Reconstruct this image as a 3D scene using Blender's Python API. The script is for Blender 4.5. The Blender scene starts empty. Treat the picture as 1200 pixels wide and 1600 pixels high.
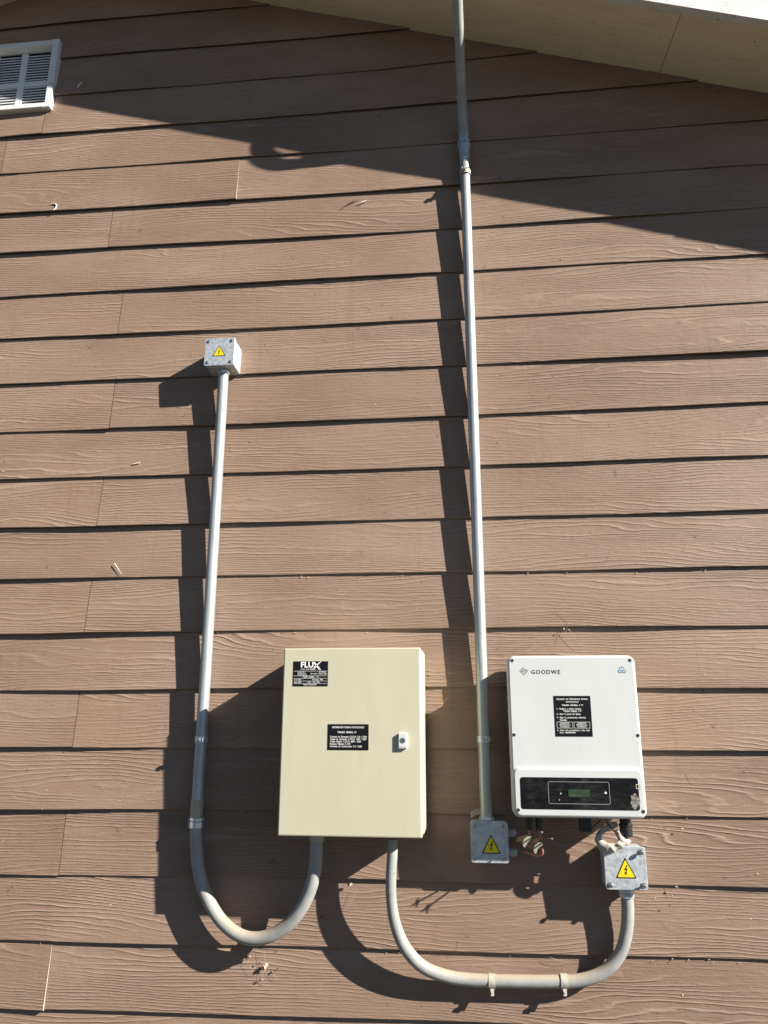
import bpy, math, random
from mathutils import Vector, Matrix, noise
random.seed(7)
scene = bpy.context.scene
rad = math.radians

# ------------------------------------------------------------------ camera
F_PX, PITCH, YAW, ROLL = 1189.07, 0.265602, -0.102507, 0.002619
CAM = Vector((0.0, -2.4, 1.5))
cy, sy, cp, sp = math.cos(YAW), math.sin(YAW), math.cos(PITCH), math.sin(PITCH)
FW = Vector((sy*cp, cy*cp, sp)); RT = Vector((cy, -sy, 0)); UP = RT.cross(FW)
cr, sr = math.cos(ROLL), math.sin(ROLL)
RT, UP = RT*cr + UP*sr, -sr*RT + cr*UP
cam_d = bpy.data.cameras.new('camera'); cam = bpy.data.objects.new('camera', cam_d)
scene.collection.objects.link(cam)
M3 = Matrix((RT, UP, -FW)).transposed().to_4x4(); M3.translation = CAM
cam.matrix_world = M3
cam_d.sensor_fit = 'VERTICAL'; cam_d.sensor_height = 36.0; cam_d.lens = F_PX/1600*36
cam_d.clip_start = 0.05; cam_d.clip_end = 600
scene.camera = cam

# ------------------------------------------------------------------ light
SUN = Vector((2.18, -1.0, 1.34)).normalized()
elev = math.asin(SUN.z); azim = math.atan2(SUN.x, SUN.y)
world = bpy.data.worlds.new('World'); scene.world = world; world.use_nodes = True
nt = world.node_tree; nt.nodes.clear()
sky = nt.nodes.new('ShaderNodeTexSky'); sky.sky_type = 'NISHITA'; sky.sun_disc = False
sky.sun_elevation = elev; sky.sun_rotation = azim; sky.altitude = 1200; sky.air_density = 0.42; sky.dust_density = 0.05
bg = nt.nodes.new('ShaderNodeBackground'); bg.inputs[1].default_value = 0.05
wo = nt.nodes.new('ShaderNodeOutputWorld')
nt.links.new(sky.outputs[0], bg.inputs[0]); nt.links.new(bg.outputs[0], wo.inputs[0])
sl = bpy.data.lights.new('sun', 'SUN'); sl.energy = 5.0; sl.angle = rad(0.53); sl.color = (1.0, 0.95, 0.87)
so = bpy.data.objects.new('sun', sl); scene.collection.objects.link(so)
so.rotation_euler = (-SUN).to_track_quat('-Z', 'Y').to_euler(); so.location = (8, -6, 6)
scene.view_settings.view_transform = 'Standard'; scene.view_settings.look = 'None'
scene.view_settings.exposure = 1.17; scene.view_settings.gamma = 1.0
scene.view_settings.use_curve_mapping = False

# ------------------------------------------------------------------ helpers
def at(px, py, Y=0.0):
    """world point on the plane y=Y seen at photo pixel (px,py)"""
    d = FW + RT*((px-600)/F_PX) - UP*((py-800)/F_PX)
    return CAM + d*((Y-CAM.y)/d.y)

def link(o, parent=None):
    scene.collection.objects.link(o)
    if parent is not None: o.parent = parent
    return o
def origin_of(o):
    p = Vector((0, 0, 0))
    while o is not None:
        p = p + o.location; o = o.parent
    return p
def thing(name, label, cat, loc=(0, 0, 0), group=None):
    o = bpy.data.objects.new(name, None); o.location = loc; o.empty_display_size = 0.05
    link(o); o['label'] = label; o['category'] = cat
    if group: o['group'] = group
    return o
def tag(o, label, cat, group=None):
    o['label'] = label; o['category'] = cat
    if group: o['group'] = group
    return o

class MB:
    def __init__(s): s.v = []; s.f = []; s.m = []; s.cur = 0; s.flat = set()
    def face(s, idx): s.f.append(tuple(idx)); s.m.append(s.cur)
    def add(s, pts):
        b = len(s.v); s.v.extend([Vector(p) for p in pts]); return list(range(b, b+len(pts)))
    def loft(s, loops, cap0=True, cap1=True, closed=True):
        ids = [s.add(l) for l in loops]; n = len(ids[0])
        for a, b in zip(ids, ids[1:]):
            for i in range(n if closed else n-1):
                j = (i+1) % n; s.face((a[i], a[j], b[j], b[i]))
        if cap0: s.flat.add(len(s.f)); s.face(tuple(reversed(ids[0])))
        if cap1: s.flat.add(len(s.f)); s.face(ids[-1])
        return ids
    def box(s, x0, x1, y0, y1, z0, z1):
        s.loft([[(x0, y0, z0), (x1, y0, z0), (x1, y1, z0), (x0, y1, z0)], [(x0, y0, z1), (x1, y0, z1), (x1, y1, z1), (x0, y1, z1)]])
    def obox(s, c, ax, ay, az):
        """box about c with half vectors ax, ay, az"""
        c = Vector(c); P = [c+ax*i+ay*j for i, j in ((-1, -1), (1, -1), (1, 1), (-1, 1))]
        s.loft([[p-az for p in P], [p+az for p in P]])
    def rprism(s, x0, x1, z0, z1, r, prof, n=5):
        """rounded rectangle in XZ, lofted along y through prof = [(y, inset), ...]"""
        loops = []
        for y, ins in prof:
            a0, a1, b0, b1 = x0+ins, x1-ins, z0+ins, z1-ins; rr = max(r-ins, 0.0004); L = []
            for cx, cz, st in ((a1-rr, b1-rr, 0), (a0+rr, b1-rr, 90), (a0+rr, b0+rr, 180), (a1-rr, b0+rr, 270)):
                for k in range(n+1):
                    t = rad(st+90*k/n); L.append((cx+rr*math.cos(t), y, cz+rr*math.sin(t)))
            loops.append(L)
        s.loft(loops)
    def lathe(s, c, axis, prof, seg=20, caps=True, rot=0.0):
        c = Vector(c); ax = Vector(axis).normalized()
        u = ax.orthogonal().normalized() if abs(ax.z) < 0.9 else Vector((1, 0, 0)).cross(ax).normalized()
        w = ax.cross(u); loops = []
        for t, r in prof:
            loops.append([c+ax*t+(u*math.cos(rot+2*math.pi*k/seg)+w*math.sin(rot+2*math.pi*k/seg))*r for k in range(seg)])
        s.loft(loops, caps, caps)
    def tube(s, pts, r, seg=20, caps=True, sub=6, flat=None, smooth=True):
        P = [Vector(p) for p in pts]
        R = r if isinstance(r, (list, tuple)) else [r]*len(P)
        if smooth and len(P) > 2:
            Q = []; RR = []
            for i in range(len(P)-1):
                p0 = P[i-1] if i else P[0]*2-P[1]; p3 = P[i+2] if i+2 < len(P) else P[-1]*2-P[-2]
                for k in range(sub):
                    t = k/sub; a, b = P[i], P[i+1]
                    Q.append(0.5*((2*a)+(b-p0)*t+(2*p0-5*a+4*b-p3)*t*t+(3*a-p0-3*b+p3)*t**3)); RR.append(R[i]*(1-t)+R[i+1]*t)
            Q.append(P[-1]); RR.append(R[-1])
        else: Q, RR = P, R
        T = [(Q[min(i+1, len(Q)-1)]-Q[max(i-1, 0)]).normalized() for i in range(len(Q))]
        u = T[0].orthogonal().normalized(); loops = []
        for i, q in enumerate(Q):
            u = (u-T[i]*u.dot(T[i])).normalized(); w = T[i].cross(u)
            fa, fb = (1, 1) if flat is None else flat
            loops.append([q+(u*math.cos(2*math.pi*k/seg)*fa+w*math.sin(2*math.pi*k/seg)*fb)*RR[i] for k in range(seg)])
        s.loft(loops, caps, caps); return Q
    def poly(s, pts2, y, thick=0.0006):
        """flat outline in XZ at depth y (front), given thickness behind"""
        n = len(pts2); s.loft([[(x, y+thick, z) for x, z in pts2], [(x, y, z) for x, z in pts2]])
    def mesh(s, name, mats, org=Vector((0, 0, 0)), smooth=True, ang=32):
        me = bpy.data.meshes.new(name); me.from_pydata([tuple(v-org) for v in s.v], [], s.f)
        for m in (mats if isinstance(mats, (list, tuple)) else [mats]): me.materials.append(m)
        for i, (p, k) in enumerate(zip(me.polygons, s.m)): p.material_index = k; p.use_smooth = smooth and i not in s.flat
        import bmesh
        bm = bmesh.new(); bm.from_mesh(me); bmesh.ops.recalc_face_normals(bm, faces=bm.faces); bm.to_mesh(me); bm.free()
        if smooth:
            me.set_sharp_from_angle(angle=rad(ang))
            for i in s.flat: me.polygons[i].use_smooth = False
        return me
    def build(s, name, mats, parent=None, smooth=True, ang=32, loc=None):
        """loc: own origin in world space (top-level meshes)"""
        org = origin_of(parent) if parent is not None else Vector(loc or (0, 0, 0))
        o = bpy.data.objects.new(name, s.mesh(name, mats, org, smooth, ang))
        if parent is None: o.location = org
        return link(o, parent)

def text_mb(mb, txt, x, z, y, size, w=None, align='LEFT', bold=0.0, spacing=1.0):
    """lettering standing in the XZ plane; (x,z) is the baseline start (or centre); w squeezes it to a width"""
    c = bpy.data.curves.new('lettering', 'FONT'); c.body = txt.replace(' ', '  '); c.size = size; c.offset = bold*size; c.space_character = spacing
    c.resolution_u = 2
    o = bpy.data.objects.new('lettering', c); scene.collection.objects.link(o)
    dg = bpy.context.evaluated_depsgraph_get(); dg.update()
    me = bpy.data.meshes.new_from_object(o.evaluated_get(dg))
    if len(me.vertices):
        xs = [v.co.x for v in me.vertices]; a, b = min(xs), max(xs)
        k = (w/(b-a)) if w else 1.0
        off = -a*k if align == 'LEFT' else -(a+b)/2*k
        base = len(mb.v)
        for v in me.vertices: mb.v.append(Vector((x+off+v.co.x*k, y, z+v.co.y)))
        for p in me.polygons: mb.f.append(tuple(base+i for i in p.vertices)); mb.m.append(mb.cur)
    bpy.data.objects.remove(o); bpy.data.curves.remove(c); bpy.data.meshes.remove(me)

# ------------------------------------------------------------------ materials
class NB:
    def __init__(s, name):
        s.mat = bpy.data.materials.new(name); s.mat.use_nodes = True; s.t = s.mat.node_tree
        s.b = s.t.nodes['Principled BSDF']
    def n(s, typ, **kw):
        x = s.t.nodes.new(typ)
        for k, v in kw.items(): setattr(x, k, v)
        return x
    def l(s, a, b): s.t.links.new(a, b)
    def math(s, op, a, b=None, c=None):
        x = s.n('ShaderNodeMath', operation=op)
        for i, q in enumerate((a, b, c)):
            if q is None: continue
            if isinstance(q, (int, float)): x.inputs[i].default_value = q
            else: s.l(q, x.inputs[i])
        return x.outputs[0]
    def coords(s):
        t = s.n('ShaderNodeTexCoord'); return t.outputs['Object']
    def noise(s, vec, scale, detail=2, rough=0.5, dist=0.0):
        x = s.n('ShaderNodeTexNoise'); x.inputs['Scale'].default_value = scale; x.inputs['Detail'].default_value = detail
        x.inputs['Roughness'].default_value = rough; x.inputs['Distortion'].default_value = dist
        if vec is not None: s.l(vec, x.inputs['Vector'])
        return x.outputs['Fac']
    def scaled(s, vec, sc, add=None):
        x = s.n('ShaderNodeMapping'); x.inputs['Scale'].default_value = sc; s.l(vec, x.inputs['Vector'])
        if add is not None: s.l(add, x.inputs['Location'])
        return x.outputs[0]
    def ramp(s, fac, stops):
        x = s.n('ShaderNodeValToRGB'); e = x.color_ramp.elements
        while len(e) < len(stops): e.new(0.5)
        for i, (p, c) in enumerate(stops): e[i].position = p; e[i].color = (*c, 1) if len(c) == 3 else c
        s.l(fac, x.inputs[0]); return x.outputs['Color']
    def mix(s, fac, a, b, mode='MIX'):
        x = s.n('ShaderNodeMix', data_type='RGBA', blend_type=mode)
        for i, q in ((0, fac), (6, a), (7, b)):
            if isinstance(q, (int, float)): x.inputs[i].default_value = q
            elif isinstance(q, tuple): x.inputs[i].default_value = (*q, 1)
            else: s.l(q, x.inputs[i])
        return x.outputs[2]
    def bump(s, h, dist, strength=1.0):
        x = s.n('ShaderNodeBump'); x.inputs['Distance'].default_value = dist; x.inputs['Strength'].default_value = strength
        s.l(h, x.inputs['Height']); s.l(x.outputs[0], s.b.inputs['Normal'])
    def out(s, color=None, rough=0.5, metal=0.0, spec=0.5):
        if isinstance(color, tuple): s.b.inputs['Base Color'].default_value = (*color, 1)
        elif color is not None: s.l(color, s.b.inputs['Base Color'])
        if isinstance(rough, (int, float)): s.b.inputs['Roughness'].default_value = rough
        else: s.l(rough, s.b.inputs['Roughness'])
        s.b.inputs['Metallic'].default_value = metal; s.b.inputs['Specular IOR Level'].default_value = spec
        return s.mat

def mat_plank():
    b = NB('embossed_siding_paint'); co = b.coords(); oi = b.n('ShaderNodeObjectInfo')
    rnd = oi.outputs['Random']
    cx = b.n('ShaderNodeCombineXYZ'); b.l(b.math('MULTIPLY', rnd, 61.0), cx.inputs[0]); b.l(b.math('MULTIPLY', rnd, 17.0), cx.inputs[2])
    off = cx.outputs[0]
    sep = b.n('ShaderNodeSeparateXYZ'); b.l(co, sep.inputs[0])
    vA = b.n('ShaderNodeVectorMath', operation='ADD'); b.l(co, vA.inputs[0]); b.l(off, vA.inputs[1]); P = vA.outputs[0]
    warp = b.noise(b.scaled(P, (0.85, 0, 7.0)), 1.0, 1.6, 0.45, 0.2)
    wob = b.noise(b.scaled(P, (9, 0, 30)), 1.0, 2, 0.5)
    Fd = b.math('ADD', b.math('MULTIPLY', sep.outputs[2], 90.0), b.math('ADD', b.math('MULTIPLY', warp, 17.0), b.math('MULTIPLY', wob, 1.1)))
    sn = b.math('SINE', b.math('MULTIPLY', Fd, 6.2832))
    ridge = b.math('POWER', b.math('ADD', b.math('MULTIPLY', sn, 0.5), 0.5), 5.0)
    mask = b.n('ShaderNodeMapRange'); mask.inputs[1].default_value = 0.38; mask.inputs[2].default_value = 0.68; mask.inputs[3].default_value = 0.12
    b.l(b.noise(b.scaled(P, (1.6, 0, 9)), 1.0, 2), mask.inputs[0])
    fib = b.noise(b.scaled(P, (9, 0, 420)), 1.0, 3, 0.6)
    fib2 = b.noise(b.scaled(P, (26, 0, 130)), 1.0, 3, 0.6)
    pit = b.noise(P, 170, 2, 0.5)
    h = b.math('ADD', b.math('MULTIPLY', b.math('MULTIPLY', ridge, mask.outputs[0]), 1.0), b.math('ADD', b.math('MULTIPLY', fib, 0.75), b.math('ADD', b.math('MULTIPLY', fib2, 0.7), b.math('MULTIPLY', pit, 0.18))))
    b.bump(h, 0.0021, 0.9)
    big = b.noise(b.scaled(P, (1.2, 0, 3)), 1.0, 4, 0.6)
    col = b.ramp(big, [(0.3, (0.222, 0.146, 0.102)), (0.52, (0.268, 0.180, 0.128)), (0.75, (0.325, 0.229, 0.168))])
    tint = b.ramp(rnd, [(0.0, (0.93, 0.91, 0.90)), (0.5, (1.0, 1.0, 1.0)), (1.0, (1.08, 1.05, 1.03))])
    col = b.mix(1.0, col, tint, 'MULTIPLY')
    col = b.mix(b.math('MULTIPLY', b.math('MULTIPLY', ridge, mask.outputs[0]), 0.30), col, (0.46, 0.35, 0.27))
    # dusty film and small dark dirt marks
    spot = b.noise(P, 46, 2, 0.6)
    col = b.mix(b.ramp(spot, [(0.70, (0, 0, 0)), (0.76, (0.7, 0.7, 0.7))]), col, (0.13, 0.085, 0.065))
    smear = b.noise(b.scaled(P, (5, 0, 16)), 1.0, 5, 0.7)
    col = b.mix(b.ramp(smear, [(0.55, (0, 0, 0)), (0.75, (0.3, 0.3, 0.3))]), col, (0.36, 0.29, 0.235))
    drip = b.noise(b.scaled(co, (34, 0, 1.6)), 1.0, 4, 0.7)
    col = b.mix(b.ramp(drip, [(0.56, (0, 0, 0)), (0.74, (0.34, 0.34, 0.34))]), col, (0.17, 0.115, 0.085))
    chalk = b.noise(b.scaled(co, (0.9, 0, 1.3)), 1.0, 3, 0.6)
    col = b.mix(b.ramp(chalk, [(0.48, (0, 0, 0)), (0.72, (0.42, 0.42, 0.42))]), col, (0.36, 0.265, 0.205))
    return b.out(col, 0.62, 0, 0.35)
M = {}
M['plank'] = mat_plank()
def simple(name, col, rough=0.5, metal=0.0, var=0.12, scale=12, bumpd=0.0, spec=0.5, detail=4):
    b = NB(name); co = b.coords(); n = b.noise(co, scale, detail, 0.6)
    lo = tuple(max(0, c*(1-var)) for c in col); hi = tuple(min(1, c*(1+var)) for c in col)
    c = b.ramp(n, [(0.3, lo), (0.7, hi)])
    if bumpd: b.bump(b.noise(co, scale*8, 3, 0.6), bumpd, 0.6)
    return b.out(c, rough, metal, spec)
def mat_galv(name, tone=1.0, metal=0.55, rough=0.42):
    b = NB(name); co = b.coords()
    v = b.n('ShaderNodeTexVoronoi'); v.inputs['Scale'].default_value = 130; b.l(co, v.inputs['Vector'])
    n = b.noise(co, 60, 4, 0.6)
    f = b.math('ADD', b.math('MULTIPLY', v.outputs['Color'], 0.35), b.math('MULTIPLY', n, 0.65))
    c = b.ramp(f, [(0.25, tuple(tone*k for k in (0.34, 0.37, 0.40))), (0.5, tuple(tone*k for k in (0.46, 0.49, 0.51))), (0.75, tuple(tone*k for k in (0.62, 0.64, 0.65)))])
    b.bump(n, 0.0003, 0.3)
    r = b.math('ADD', b.math('MULTIPLY', v.outputs['Color'], 0.18), rough-0.08)
    return b.out(c, r, metal, 0.5)
M['galv'] = mat_galv('galvanised_box', 1.05, 0.35, 0.45)
def mat_pipe():
    b = NB('zinc_conduit'); co = b.coords()
    n = b.noise(b.scaled(co, (30, 30, 7)), 1.0, 5, 0.65)
    c = b.ramp(n, [(0.3, (0.36, 0.39, 0.385)), (0.55, (0.43, 0.46, 0.45)), (0.75, (0.50, 0.52, 0.50))])
    c = b.mix(b.ramp(b.noise(co, 75, 3, 0.6), [(0.66, (0, 0, 0)), (0.73, (0.7, 0.7, 0.7))]), c, (0.20, 0.205, 0.19))
    c = b.mix(b.ramp(b.noise(b.scaled(co, (60, 60, 5)), 1.0, 3, 0.6), [(0.6, (0, 0, 0)), (0.72, (0.3, 0.3, 0.3))]), c, (0.33, 0.32, 0.27))
    b.bump(n, 0.0003, 0.5)
    return b.out(c, b.math('ADD', b.math('MULTIPLY', n, 0.3), 0.27), 0.42, 0.5)
M['pipe'] = mat_pipe()
M['nut'] = simple('zinc_fitting', (0.55, 0.61, 0.65), 0.3, 0.5, 0.15, 90, 0.0002)
M['bolt'] = simple('bolt_steel', (0.42, 0.43, 0.43), 0.35, 0.85, 0.2, 200)
def mat_flex():
    b = NB('grey_plastic_conduit'); co = b.coords()
    n = b.noise(co, 22, 5, 0.65); g = b.n('ShaderNodeNewGeometry'); s = b.n('ShaderNodeSeparateXYZ'); b.l(g.outputs['Normal'], s.inputs[0])
    base = b.ramp(n, [(0.3, (0.27, 0.275, 0.265)), (0.7, (0.37, 0.37, 0.345))])
    # dust lying on upward faces, broken by noise
    up = b.math('MULTIPLY', b.math('MAXIMUM', b.math('SUBTRACT', b.math('ADD', s.outputs[2], b.math('MULTIPLY', b.noise(co, 70, 4, 0.7), 1.1)), 0.62), 0.0), 1.0)
    up = b.math('MINIMUM', up, 0.75)
    col = b.mix(up, base, (0.44, 0.34, 0.235))
    sp_ = b.ramp(b.noise(co, 160, 2, 0.5), [(0.70, (0, 0, 0)), (0.76, (0.8, 0.8, 0.8))])
    col = b.mix(sp_, col, (0.16, 0.12, 0.09))
    b.bump(n, 0.0006, 0.4)
    return b.out(col, 0.5, 0, 0.5)
M['flex'] = mat_flex()
M['dustclamp'] = simple('dusty_clamp', (0.42, 0.385, 0.32), 0.7, 0.1, 0.25, 120)
M['seal'] = simple('connector_khaki', (0.42, 0.41, 0.30), 0.5, 0.2, 0.15, 60)
def mat_paint(name, col, dirt, rough=0.38):
    b = NB(name); co = b.coords()
    n = b.noise(b.scaled(co, (3, 3, 1.2)), 2.0, 4, 0.6)
    c = b.ramp(n, [(0.3, tuple(k*0.95 for k in col)), (0.7, tuple(min(1, k*1.03) for k in col))])
    d = b.ramp(b.noise(co, 95, 2, 0.5), [(0.74, (0, 0, 0)), (0.80, (0.55, 0.55, 0.55))])
    c = b.mix(d, c, dirt)
    s = b.ramp(b.noise(b.scaled(co, (14, 14, 2)), 1.0, 5, 0.7), [(0.58, (0, 0, 0)), (0.8, (0.18, 0.18, 0.18))])
    c = b.mix(s, c, dirt)
    b.bump(b.noise(co, 420, 2, 0.5), 0.00012, 0.4)
    return b.out(c, rough, 0, 0.45)
M['cream'] = mat_paint('cream_cabinet_paint', (0.53, 0.505, 0.37), (0.33, 0.27, 0.16))
M['white'] = mat_paint('white_inverter_paint', (0.60, 0.605, 0.59), (0.42, 0.38, 0.30), 0.35)
M['inv_side'] = simple('grey_aluminium', (0.42, 0.44, 0.42), 0.45, 0.4, 0.1, 30)
M['black'] = simple('black_plastic', (0.018, 0.018, 0.018), 0.4, 0, 0.3, 40)
M['gasket'] = simple('grey_gasket', (0.10, 0.10, 0.10), 0.7)
def mat_display():
    b = NB('dusty_black_display'); co = b.coords()
    n = b.noise(b.scaled(co, (1, 1, 2.2)), 55, 6, 0.75); m = b.noise(co, 14, 3, 0.6)
    f = b.math('MULTIPLY', n, b.math('ADD', m, 0.35))
    c = b.ramp(f, [(0.38, (0.006, 0.006, 0.007)), (0.58, (0.020, 0.020, 0.019)), (0.82, (0.11, 0.105, 0.09))])
    r = b.math('ADD', b.math('MULTIPLY', f, 0.6), 0.12)
    return b.out(c, r, 0, 0.2)
M['display'] = mat_display()
M['lcd'] = simple('green_lcd', (0.035, 0.06, 0.033), 0.3, 0, 0.3, 60)
M['lcdtext'] = simple('lcd_dark_segments', (0.02, 0.045, 0.02), 0.4)
M['line'] = simple('grey_print', (0.42, 0.43, 0.42), 0.5)
M['plate'] = simple('black_engraved_plate', (0.008, 0.008, 0.009), 0.4, 0, 0.3, 80, 0, 0.25)
M['plate_edge'] = simple('plate_bevel', (0.11, 0.11, 0.11), 0.4)
M['letters'] = simple('white_engraving', (0.88, 0.87, 0.82), 0.5, 0, 0.05)
M['print'] = simple('dark_grey_print', (0.025, 0.025, 0.028), 0.5)
M['blue'] = simple('blue_grey_print', (0.09, 0.15, 0.22), 0.4)
M['paleblue'] = simple('pale_blue_print', (0.45, 0.55, 0.62), 0.4)
M['yellow'] = simple('warning_yellow', (0.80, 0.62, 0.012), 0.4, 0, 0.06, 60)
M['ink'] = simple('warning_black', (0.015, 0.015, 0.012), 0.4)
M['wire'] = simple('red_wire', (0.42, 0.15, 0.13), 0.4, 0, 0.2, 60)
M['tagm'] = simple('cream_tag', (0.66, 0.60, 0.40), 0.55, 0, 0.12, 60)
M['tagold'] = simple('tan_tag', (0.40, 0.31, 0.17), 0.6, 0, 0.3, 80)
M['wrap'] = simple('dusty_white_wrap', (0.45, 0.41, 0.345), 0.6, 0, 0.2, 50, 0.001)
M['vent'] = mat_paint('white_vent_paint', (0.72, 0.73, 0.73), (0.35, 0.32, 0.25), 0.5)
M['dark'] = simple('dark_void', (0.02, 0.018, 0.016), 0.9)
def mat_soffit():
    b = NB('aged_cream_soffit'); co = b.coords()
    n = b.noise(b.scaled(co, (1, 4, 1)), 2.0, 5, 0.65)
    c = b.ramp(n, [(0.3, (0.76, 0.67, 0.47)), (0.7, (0.84, 0.76, 0.56))])
    st = b.noise(b.scaled(co, (10, 60, 10)), 1.0, 4, 0.7)
    c = b.mix(b.ramp(st, [(0.55, (0, 0, 0)), (0.7, (0.4, 0.4, 0.4))]), c, (0.46, 0.40, 0.29))
    d = b.ramp(b.noise(co, 60, 2, 0.6), [(0.71, (0, 0, 0)), (0.76, (0.9, 0.9, 0.9))])
    c = b.mix(d, c, (0.10, 0.065, 0.04)); b.bump(st, 0.001, 0.5)
    return b.out(c, 0.6, 0, 0.3)
M['soffit'] = mat_soffit()
def mat_fascia():
    b = NB('weathered_white_fascia'); co = b.coords()
    n = b.noise(b.scaled(co, (2, 10, 10)), 2.0, 5, 0.6)
    c = b.ramp(n, [(0.3, (0.62, 0.62, 0.60)), (0.7, (0.78, 0.78, 0.77))])
    st = b.noise(b.scaled(co, (18, 40, 40)), 1.0, 6, 0.75)
    c = b.mix(b.ramp(st, [(0.57, (0, 0, 0)), (0.66, (0.6, 0.6, 0.6))]), c, (0.36, 0.35, 0.33)); b.bump(st, 0.002, 0.4)
    return b.out(c, 0.6, 0, 0.3)
M['fascia'] = mat_fascia()
M['rawedge'] = simple('raw_board_edge', (0.50, 0.42, 0.34), 0.8, 0, 0.2, 90)
M['under'] = simple('plank_edge_lap_shade', (0.045, 0.03, 0.022), 0.9, 0, 0.25, 60)  # near-black colour paints the lap-line shade onto plank undersides, backs and ends
M['concrete'] = simple('plinth_concrete', (0.30, 0.29, 0.27), 0.85, 0, 0.2, 8, 0.002)
M['roof'] = simple('roof_sheet', (0.16, 0.14, 0.13), 0.5, 0.3)
def mat_ground():
    b = NB('dry_lawn'); co = b.coords()
    n = b.noise(co, 1.3, 6, 0.65); m = b.noise(co, 38, 4, 0.7)
    f = b.math('ADD', b.math('MULTIPLY', n, 0.6), b.math('MULTIPLY', m, 0.4))
    c = b.ramp(f, [(0.35, (0.034, 0.038, 0.026)), (0.5, (0.056, 0.058, 0.043)), (0.65, (0.080, 0.078, 0.064))])
    b.bump(m, 0.03, 0.6)
    return b.out(c, 0.9, 0, 0.2)
M['ground'] = mat_ground()
M['husk'] = simple('pale_husk', (0.60, 0.47, 0.32), 0.8, 0, 0.3, 300)
M['dirt'] = simple('dark_dirt', (0.06, 0.035, 0.022), 0.9, 0, 0.3, 300)
M['web'] = simple('dusty_web', (0.50, 0.44, 0.35), 0.8)
M['dropping'] = simple('white_dropping', (0.80, 0.77, 0.70), 0.7, 0, 0.1, 200)
M['stain'] = simple('brown_stain', (0.13, 0.075, 0.05), 0.7, 0, 0.3, 200)

# ------------------------------------------------------------------ ground
g = MB(); N = 12; ids = []
for i in range(N+1):
    for j in range(N+1):
        ids.append(((i/N-0.5)*400, (j/N-0.5)*400, 0.0))
g.add(ids)
for i in range(N):
    for j in range(N): a = i*(N+1)+j; g.face((a, a+N+1, a+N+2, a+1))
gr = g.build('ground', M['ground']); gr['kind'] = 'structure'

# ------------------------------------------------------------------ gable wall of lapped planks
APEX_X = -1.50
def soff(x):            # underside of the roof at the wall face
    return 4.074-0.332*x if x >= APEX_X else 4.074-0.332*(2*APEX_X-x)
DIP, OVER = 0.042, 0.302
WX0, WX1 = -5.95, 2.90
LINES = {0: [(0, 48), (415, 8)], 1: [(93, 93), (600, 51)], 2: [(85, 151), (600, 109), (860, 80)], 3: [(0, 217), (600, 171), (1115, 125)],
 4: [(0, 274), (600, 232), (1200, 188)], 5: [(0, 338), (600, 300), (1200, 256)], 6: [(0, 399), (600, 366), (1200, 325)],
 7: [(0, 467), (600, 433), (1200, 398)], 8: [(0, 533), (600, 506), (1200, 473)], 9: [(0, 603), (600, 578), (1200, 551)],
 10: [(0, 678), (600, 657), (1200, 631)], 11: [(0, 752), (600, 735), (1200, 714)], 12: [(0, 828), (600, 815), (1200, 799)],
 13: [(0, 908), (600, 898), (1200, 888)], 14: [(0, 993), (600, 985), (1200, 980)], 15: [(0, 1082), (600, 1076), (1200, 1078)],
 16: [(0, 1170), (600, 1172), (1200, 1176)], 17: [(0, 1267), (430, 1268), (600, 1273), (1200, 1280)], 18: [(0, 1369), (600, 1377), (1200, 1390)],
 19: [(0, 1471), (600, 1486), (1200, 1503)], 20: [(0, 1577), (600, 1595)]}
LZ = {}
for k, pts in LINES.items(): LZ[k] = sorted((p.x, p.z+0.004) for p in (at(a, b, -0.012) for a, b in pts))
def zline(k, x):
    if k in LZ:
        L = LZ[k]; x = min(max(x, -1.9), 1.25)
        if x <= L[0][0]: i = 0
        elif x >= L[-1][0]: i = len(L)-2
        else: i = next(j for j in range(len(L)-1) if L[j+1][0] >= x)
        (xa, za), (xb, zb) = L[i], L[i+1]; t = (x-xa)/(xb-xa)
        return za+(zb-za)*max(-0.4, min(1.4, t))
    if k < 0: return zline(0, x)-k*0.181
    return zline(20, x)-(k-20)*0.181
def lip(k, x):
    n = noise.noise(Vector((x*0.9+k*7.3, k*3.1, 0)))+0.5*noise.noise(Vector((x*2.6+k*5.3, k*1.7, 4)))
    return max(0.0060, 0.0118+0.0088*n)
JOINT = {3: [at(73, 185).x], 4: [at(9, 245).x], 5: [at(374, 282).x], 6: [at(175, 360).x], 8: [at(191, 489).x], 10: [at(178, 633).x],
 12: [at(160, 785).x], 14: [at(141, 948).x], 16: [at(122, 1125).x], 18: [at(100, 1320).x], 20: [at(79, 1526).x]}
for k in range(-4, 23):
    if k not in JOINT: JOINT[k] = [-1.0+2.45+0.04*((k*7) % 5)]
VY = -0.034
tr, br, l0, lb = at(90, 62, VY), at(79, 168, VY), at(0, 69, VY), at(0, 174, VY)
vx1 = (tr.x+br.x)/2; vz1 = (tr.z+l0.z)/2; vz0 = (br.z+lb.z)/2+0.006
mulL = at(34, 125, VY+0.034).x; pane_w = 0.098; mul_w = 0.028; fr = 0.024
rail_z = at(50, 131, VY+0.034).z
vx0 = mulL-mul_w/2-pane_w-mul_w-pane_w-mul_w-pane_w-fr
HX0, HX1, HZ0, HZ1 = vx0+0.008, vx1-0.008, vz0+0.008, vz1-0.008     # opening in the planks behind the vent
wall = thing('gable_wall', 'brown lapped plank siding with embossed wood grain, holding all the electrical gear', 'wall', (-1.5, 0, 0))
TH = 0.0055
joint_flare = {5: 0.006, 10: 0.003, 20: 0.006, 3: 0.003}
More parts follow.
